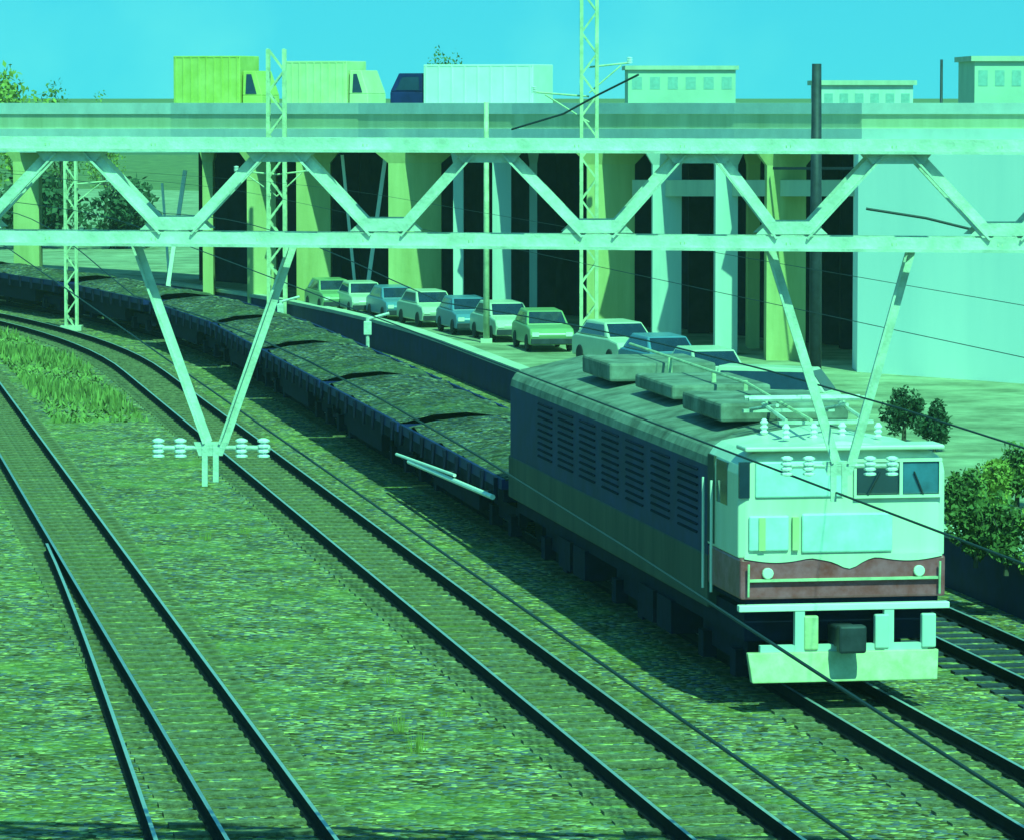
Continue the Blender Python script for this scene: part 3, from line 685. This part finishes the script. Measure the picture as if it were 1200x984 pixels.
CARS = [(388, 364, 'green', 14, .72, 'green car farthest left in the row parked by the yard'),
 (424, 368, 'pale', 12, .72, 'pale car second from the left in the parked row'),
 (462, 374, 'blue', 14, .72, 'blue car third from the left, between two pale cars'),
 (502, 381, 'pale', 16, .74, 'pale car fourth from the left, before the broad ochre pier'),
 (546, 390, 'blue', 12, .74, 'blue car parked in front of the thin white piers'),
 (590, 398, 'pale', 14, .76, 'pale car between the blue and the green car left of the tallest mast'),
 (636, 409, 'green', 9, .76, 'green car parked just left of the tallest mast'),
 (724, 428, 'pale', 20, .80, 'pale car parked right of the tallest mast'),
 (776, 446, 'blue', 16, .78, 'blue car above the locomotive roof, second right of the tallest mast'),
 (830, 466, 'pale', 14, .80, 'pale car nearest the locomotive roof, left of the van'),
 (914, 494, 'van', 70, .62, 'pale van with dark windows standing side-on behind the cab roof')]
for (px, py, kd, yw, sc_, lb_) in CARS:
    car(px, py, kd, yw, lb_)
for o_ in list(col.objects):
    for (px, py, kd, yw, sc_, lb_) in CARS:
        if o_.get('label') == lb_: o_.scale = (sc_,)*3
# ---------------------------------------------------------------- vegetation
def foliage(b, c, rad, n, size, squash=1.0, clumps=14):
    cs = []
    for i in range(clumps):
        d = rng.normal(size=3); d /= np.linalg.norm(d); rr = rng.random()**.5
        cs.append((np.array(c) + d*np.array(rad)*rr*.75, .28+.3*rng.random()))
    for i in range(n):
        cc, q = cs[rng.integers(len(cs))]
        d = rng.normal(size=3); d /= np.linalg.norm(d); p = cc + d*np.array(rad)*q*(rng.random()**.4)
        p[2] = max(p[2], c[2]-rad[2])
        u = rng.normal(size=3); u /= np.linalg.norm(u); v = np.cross(u, rng.normal(size=3)); v /= np.linalg.norm(v)
        s_ = size*(.6+.8*rng.random())
        b.poly([p-u*s_, p+v*s_*.5, p+u*s_, p-v*s_*.5])
def tree(px, py, z0, Yd, wpx, top, label, m, name='broadleaf_tree', trunkf=.35, n=1800, cat='tree', group=None):
    base = Vector((at_y(px, 110, Yd).x, Yd, z0)); W = wpx/F*Yd/2; zt = at_y(px, top, Yd).z; h = zt-z0
    r = empty(name, base); tag(r, label, cat, group)
    b = MB(); ch = h*(1-trunkf)/2
    foliage(b, (0, 0, h-ch), (W, W, ch), n, max(.05, .07*max(W, .7)))
    b.build('crown', m, r)
    b = MB(); b.tube([(0,0,0), (.04*h*.3, 0, h*.4), (0, 0, h*.75)], max(.03, W*.10), 7, max(.015, W*.03))
    for k in range(4):
        a = k*1.7; b.tube([(0,0,h*.35), (math.cos(a)*W*.5, math.sin(a)*W*.5, h*.7)], max(.02, W*.04), 5, .012)
    b.build('trunk', M['bark'], r)
tree(1062, 505, .6, 84, 62, 452, 'small dark tree behind the locomotive roof, the left one', M['leaf_dark'], trunkf=.1)
tree(1098, 520, .6, 82, 44, 466, 'small dark tree right beside the other behind the locomotive', M['leaf_dark'], trunkf=.1)
hed = [(1130, 534, 66, 64, 'M'), (1165, 528, 70, 72, 'L'), (1196, 520, 71, 66, 'M'), (1225, 525, 70, 66, 'L'), (1148, 584, 62, 64, 'M'), (1184, 578, 61, 66, 'M'), (1222,582,61,60,'L')]
for i, (px, top, Y, wd, mm_) in enumerate(hed):
    tree(px, 0, .6, Y, wd, top, ['dark green bush right beside the locomotive cab', 'lime bush in the upper row right of the locomotive', 'bush in the upper row third from the locomotive', 'lime bush at the right edge of the upper row',
         'lime bush in the lower row nearest the locomotive', 'green bush in the lower row between two lime ones', 'lime bush at the right edge of the lower row'][i], M['leaf_mid'] if mm_ == 'M' else M['leaf_lime'], 'bush', .02, 2200, 'bush', 'bushes at the right edge')
far = [(18, 215, 110, 74, 'L'), (70, 220, 70, 92, 'M'), (122, 215, 50, 93, 'L'), (30, 190, 150, 190, 'D'), (140, 190, 120, 196, 'D'), (528, 230, 62, 32, 'M'), (480, 230, 50, 66, 'D')]
for i, (px, Y, wd, top, mm_) in enumerate(far):
    tree(px, 0, -.16, Y, wd, top, ['yellow-green tree rising over the viaduct at the left edge', 'green tree over the viaduct second from the left edge', 'lime tree over the viaduct left of the yellow-green truck',
         'dark tree seen under the viaduct at the left edge', 'dark tree seen under the viaduct left of the slanting struts', 'tall olive tree top rising above the white truck', 'dark tree top behind the gap between pale and white truck'][i],
         {'L': M['leaf_lime'], 'M': M['leaf_mid'], 'D': M['leaf_dark']}[mm_], trunkf=.25 if mm_ != 'D' else .05, n=2200)
# weeds
for i, (px, py, h_) in enumerate([(240, 640, .35), (287, 632, .3), (470, 868, .42), (488, 892, .45), (455, 810, .3), (70, 770, .25), (20, 800, .22), (520, 850, .3), (340, 700, .22), (730, 880, .2), (478, 745, .2)]):
    p = at_z(px, py, -.15); r = MB()
    for k in range(40):
        a = random.random()*6.28; q = random.random()*.10; lean = random.uniform(.0, .25)*h_
        x, y = math.cos(a)*q, math.sin(a)*q; hh = h_*random.uniform(.5, 1.0)
        r.poly([(x-.006, y, 0), (x+.006, y, 0), (x+math.cos(a)*lean+.002, y+math.sin(a)*lean, hh)])
    o = r.build('weed_tuft', M['leaf_lime']); o.location = p
    tag(o, ['grass tuft under the left hanging frame, left one', 'grass tuft under the left hanging frame, right one', 'tall grass tuft between the two left tracks', 'tallest grass tuft between the two left tracks, nearest the bottom edge',
            'small grass tuft just above the tall tufts between the left tracks', 'small grass tuft left of the thin siding rail', 'grass tuft at the left edge of the ballast', 'grass tuft right of the tallest tuft', 'small grass tuft beside the leftmost track',
            'short grass tuft beside the track at the bottom middle', 'short grass tuft highest up between the left tracks'][i], 'grass tuft', 'weeds on the ballast')
# verge grass patch
b = MB()
for i in range(16000):
    s = random.uniform(98, 190); l = random.uniform(-14, 3.4) if i % 2 else random.uniform(5.95, 8.1); p = T(l, s, -.035); h_ = random.uniform(.06, .24)*(1 + .6*math.sin(l*1.3+s*.4)); a = random.random()*3.14; wv = .05
    b.poly([p-Vector((math.cos(a)*wv, math.sin(a)*wv, 0)), p+Vector((math.cos(a)*wv, math.sin(a)*wv, 0)), p+Vector((random.uniform(-.1,.1), random.uniform(-.1,.1), h_))])
tag(b.build('verge_grass', M['verge']), kind='stuff')

# ---------------------------------------------------------------- far buildings and hills
def building(px0, px1, top, Y, m, label, rows=3, colsn=6, roof=0):
    a, c = at_y(px0, 110, Y).x, at_y(px1, 110, Y).x; zt = at_y(600, top, Y).z
    r = empty('building', ((a+c)/2, Y, -.16)); tag(r, label, 'building'); L = c-a; h = zt+.16
    b = MB(); b.box(-L/2, L/2, 0, 12, 0, h); b.build('wall', m, r)
    b = MB(); b.box(-L/2-.3, L/2+.3, -.3, 12.3, h, h+.4); b.build('roof', M['concrete'], r)
    for j in range(rows):
        for i in range(colsn):
            x = -L/2 + L*(i+.5)/colsn; z = h - 1.9 - j*3.0
            if z < 0: continue
            b = MB(); b.box(x-L/colsn*.28, x+L/colsn*.28, -.03, .02, z, z+1.2); b.build('window', M['hazed_window'], r)
building(736, 862, 82, 420, M['bldg'], 'pale low block behind the viaduct right of the tallest mast')
building(962, 1070, 100, 360, M['concrete_w'], 'pale building right behind the thick dark pole')
building(1142, 1260, 72, 330, M['bldg'], 'tall building at the right edge above the viaduct')
b = MB(); n = 90
def hz(i): return 3 + 3*abs(math.sin(i*.21)) + 2*abs(math.sin(i*.057+1)) + .5*random.random()
hs = [hz(i) for i in range(n+1)]
for i in range(n):
    x0, x1 = -1500+3000*i/n, -1500+3000*(i+1)/n
    b.poly([(x0,520,-1),(x1,520,-1),(x1,620,hs[i+1]),(x0,620,hs[i])]); b.poly([(x0,620,hs[i]),(x1,620,hs[i+1]),(x1,740,-1),(x0,740,-1)])
tag(b.build('hills', M['hill'], smooth=True), kind='structure')

# cables over the yard on the right
wire('feeder_cable', [at_y(600, 152, 120), at_y(660, 134, 116), at_y(700, 112, 113), at_y(748, 88, 110)], 'dark cable rising to the right past the tallest mast', None, .03)
wire('stay_cable', [at_y(1015, 245, 90), at_y(1085, 256, 90), at_y(1150, 272, 90)], 'thin dark cable sloping down across the pale abutment', None, .03)

# ---------------------------------------------------------------- haze
HZ = 1.0
if HZ:
    b = MB(); b.box(-1600, 1600, -60, 800, -1.2, 24)
    m = bpy.data.materials.new('haze'); m.use_nodes = True; t = m.node_tree; t.nodes.clear()
    pv = t.nodes.new('ShaderNodeVolumePrincipled'); pv.inputs['Color'].default_value = (0.9, 0.95, 0.95, 1); pv.inputs['Density'].default_value = 0.00022*HZ; pv.inputs['Anisotropy'].default_value = 0.2
    om = t.nodes.new('ShaderNodeOutputMaterial'); t.links.new(pv.outputs[0], om.inputs['Volume'])
    tag(b.build('haze', m), kind='stuff')
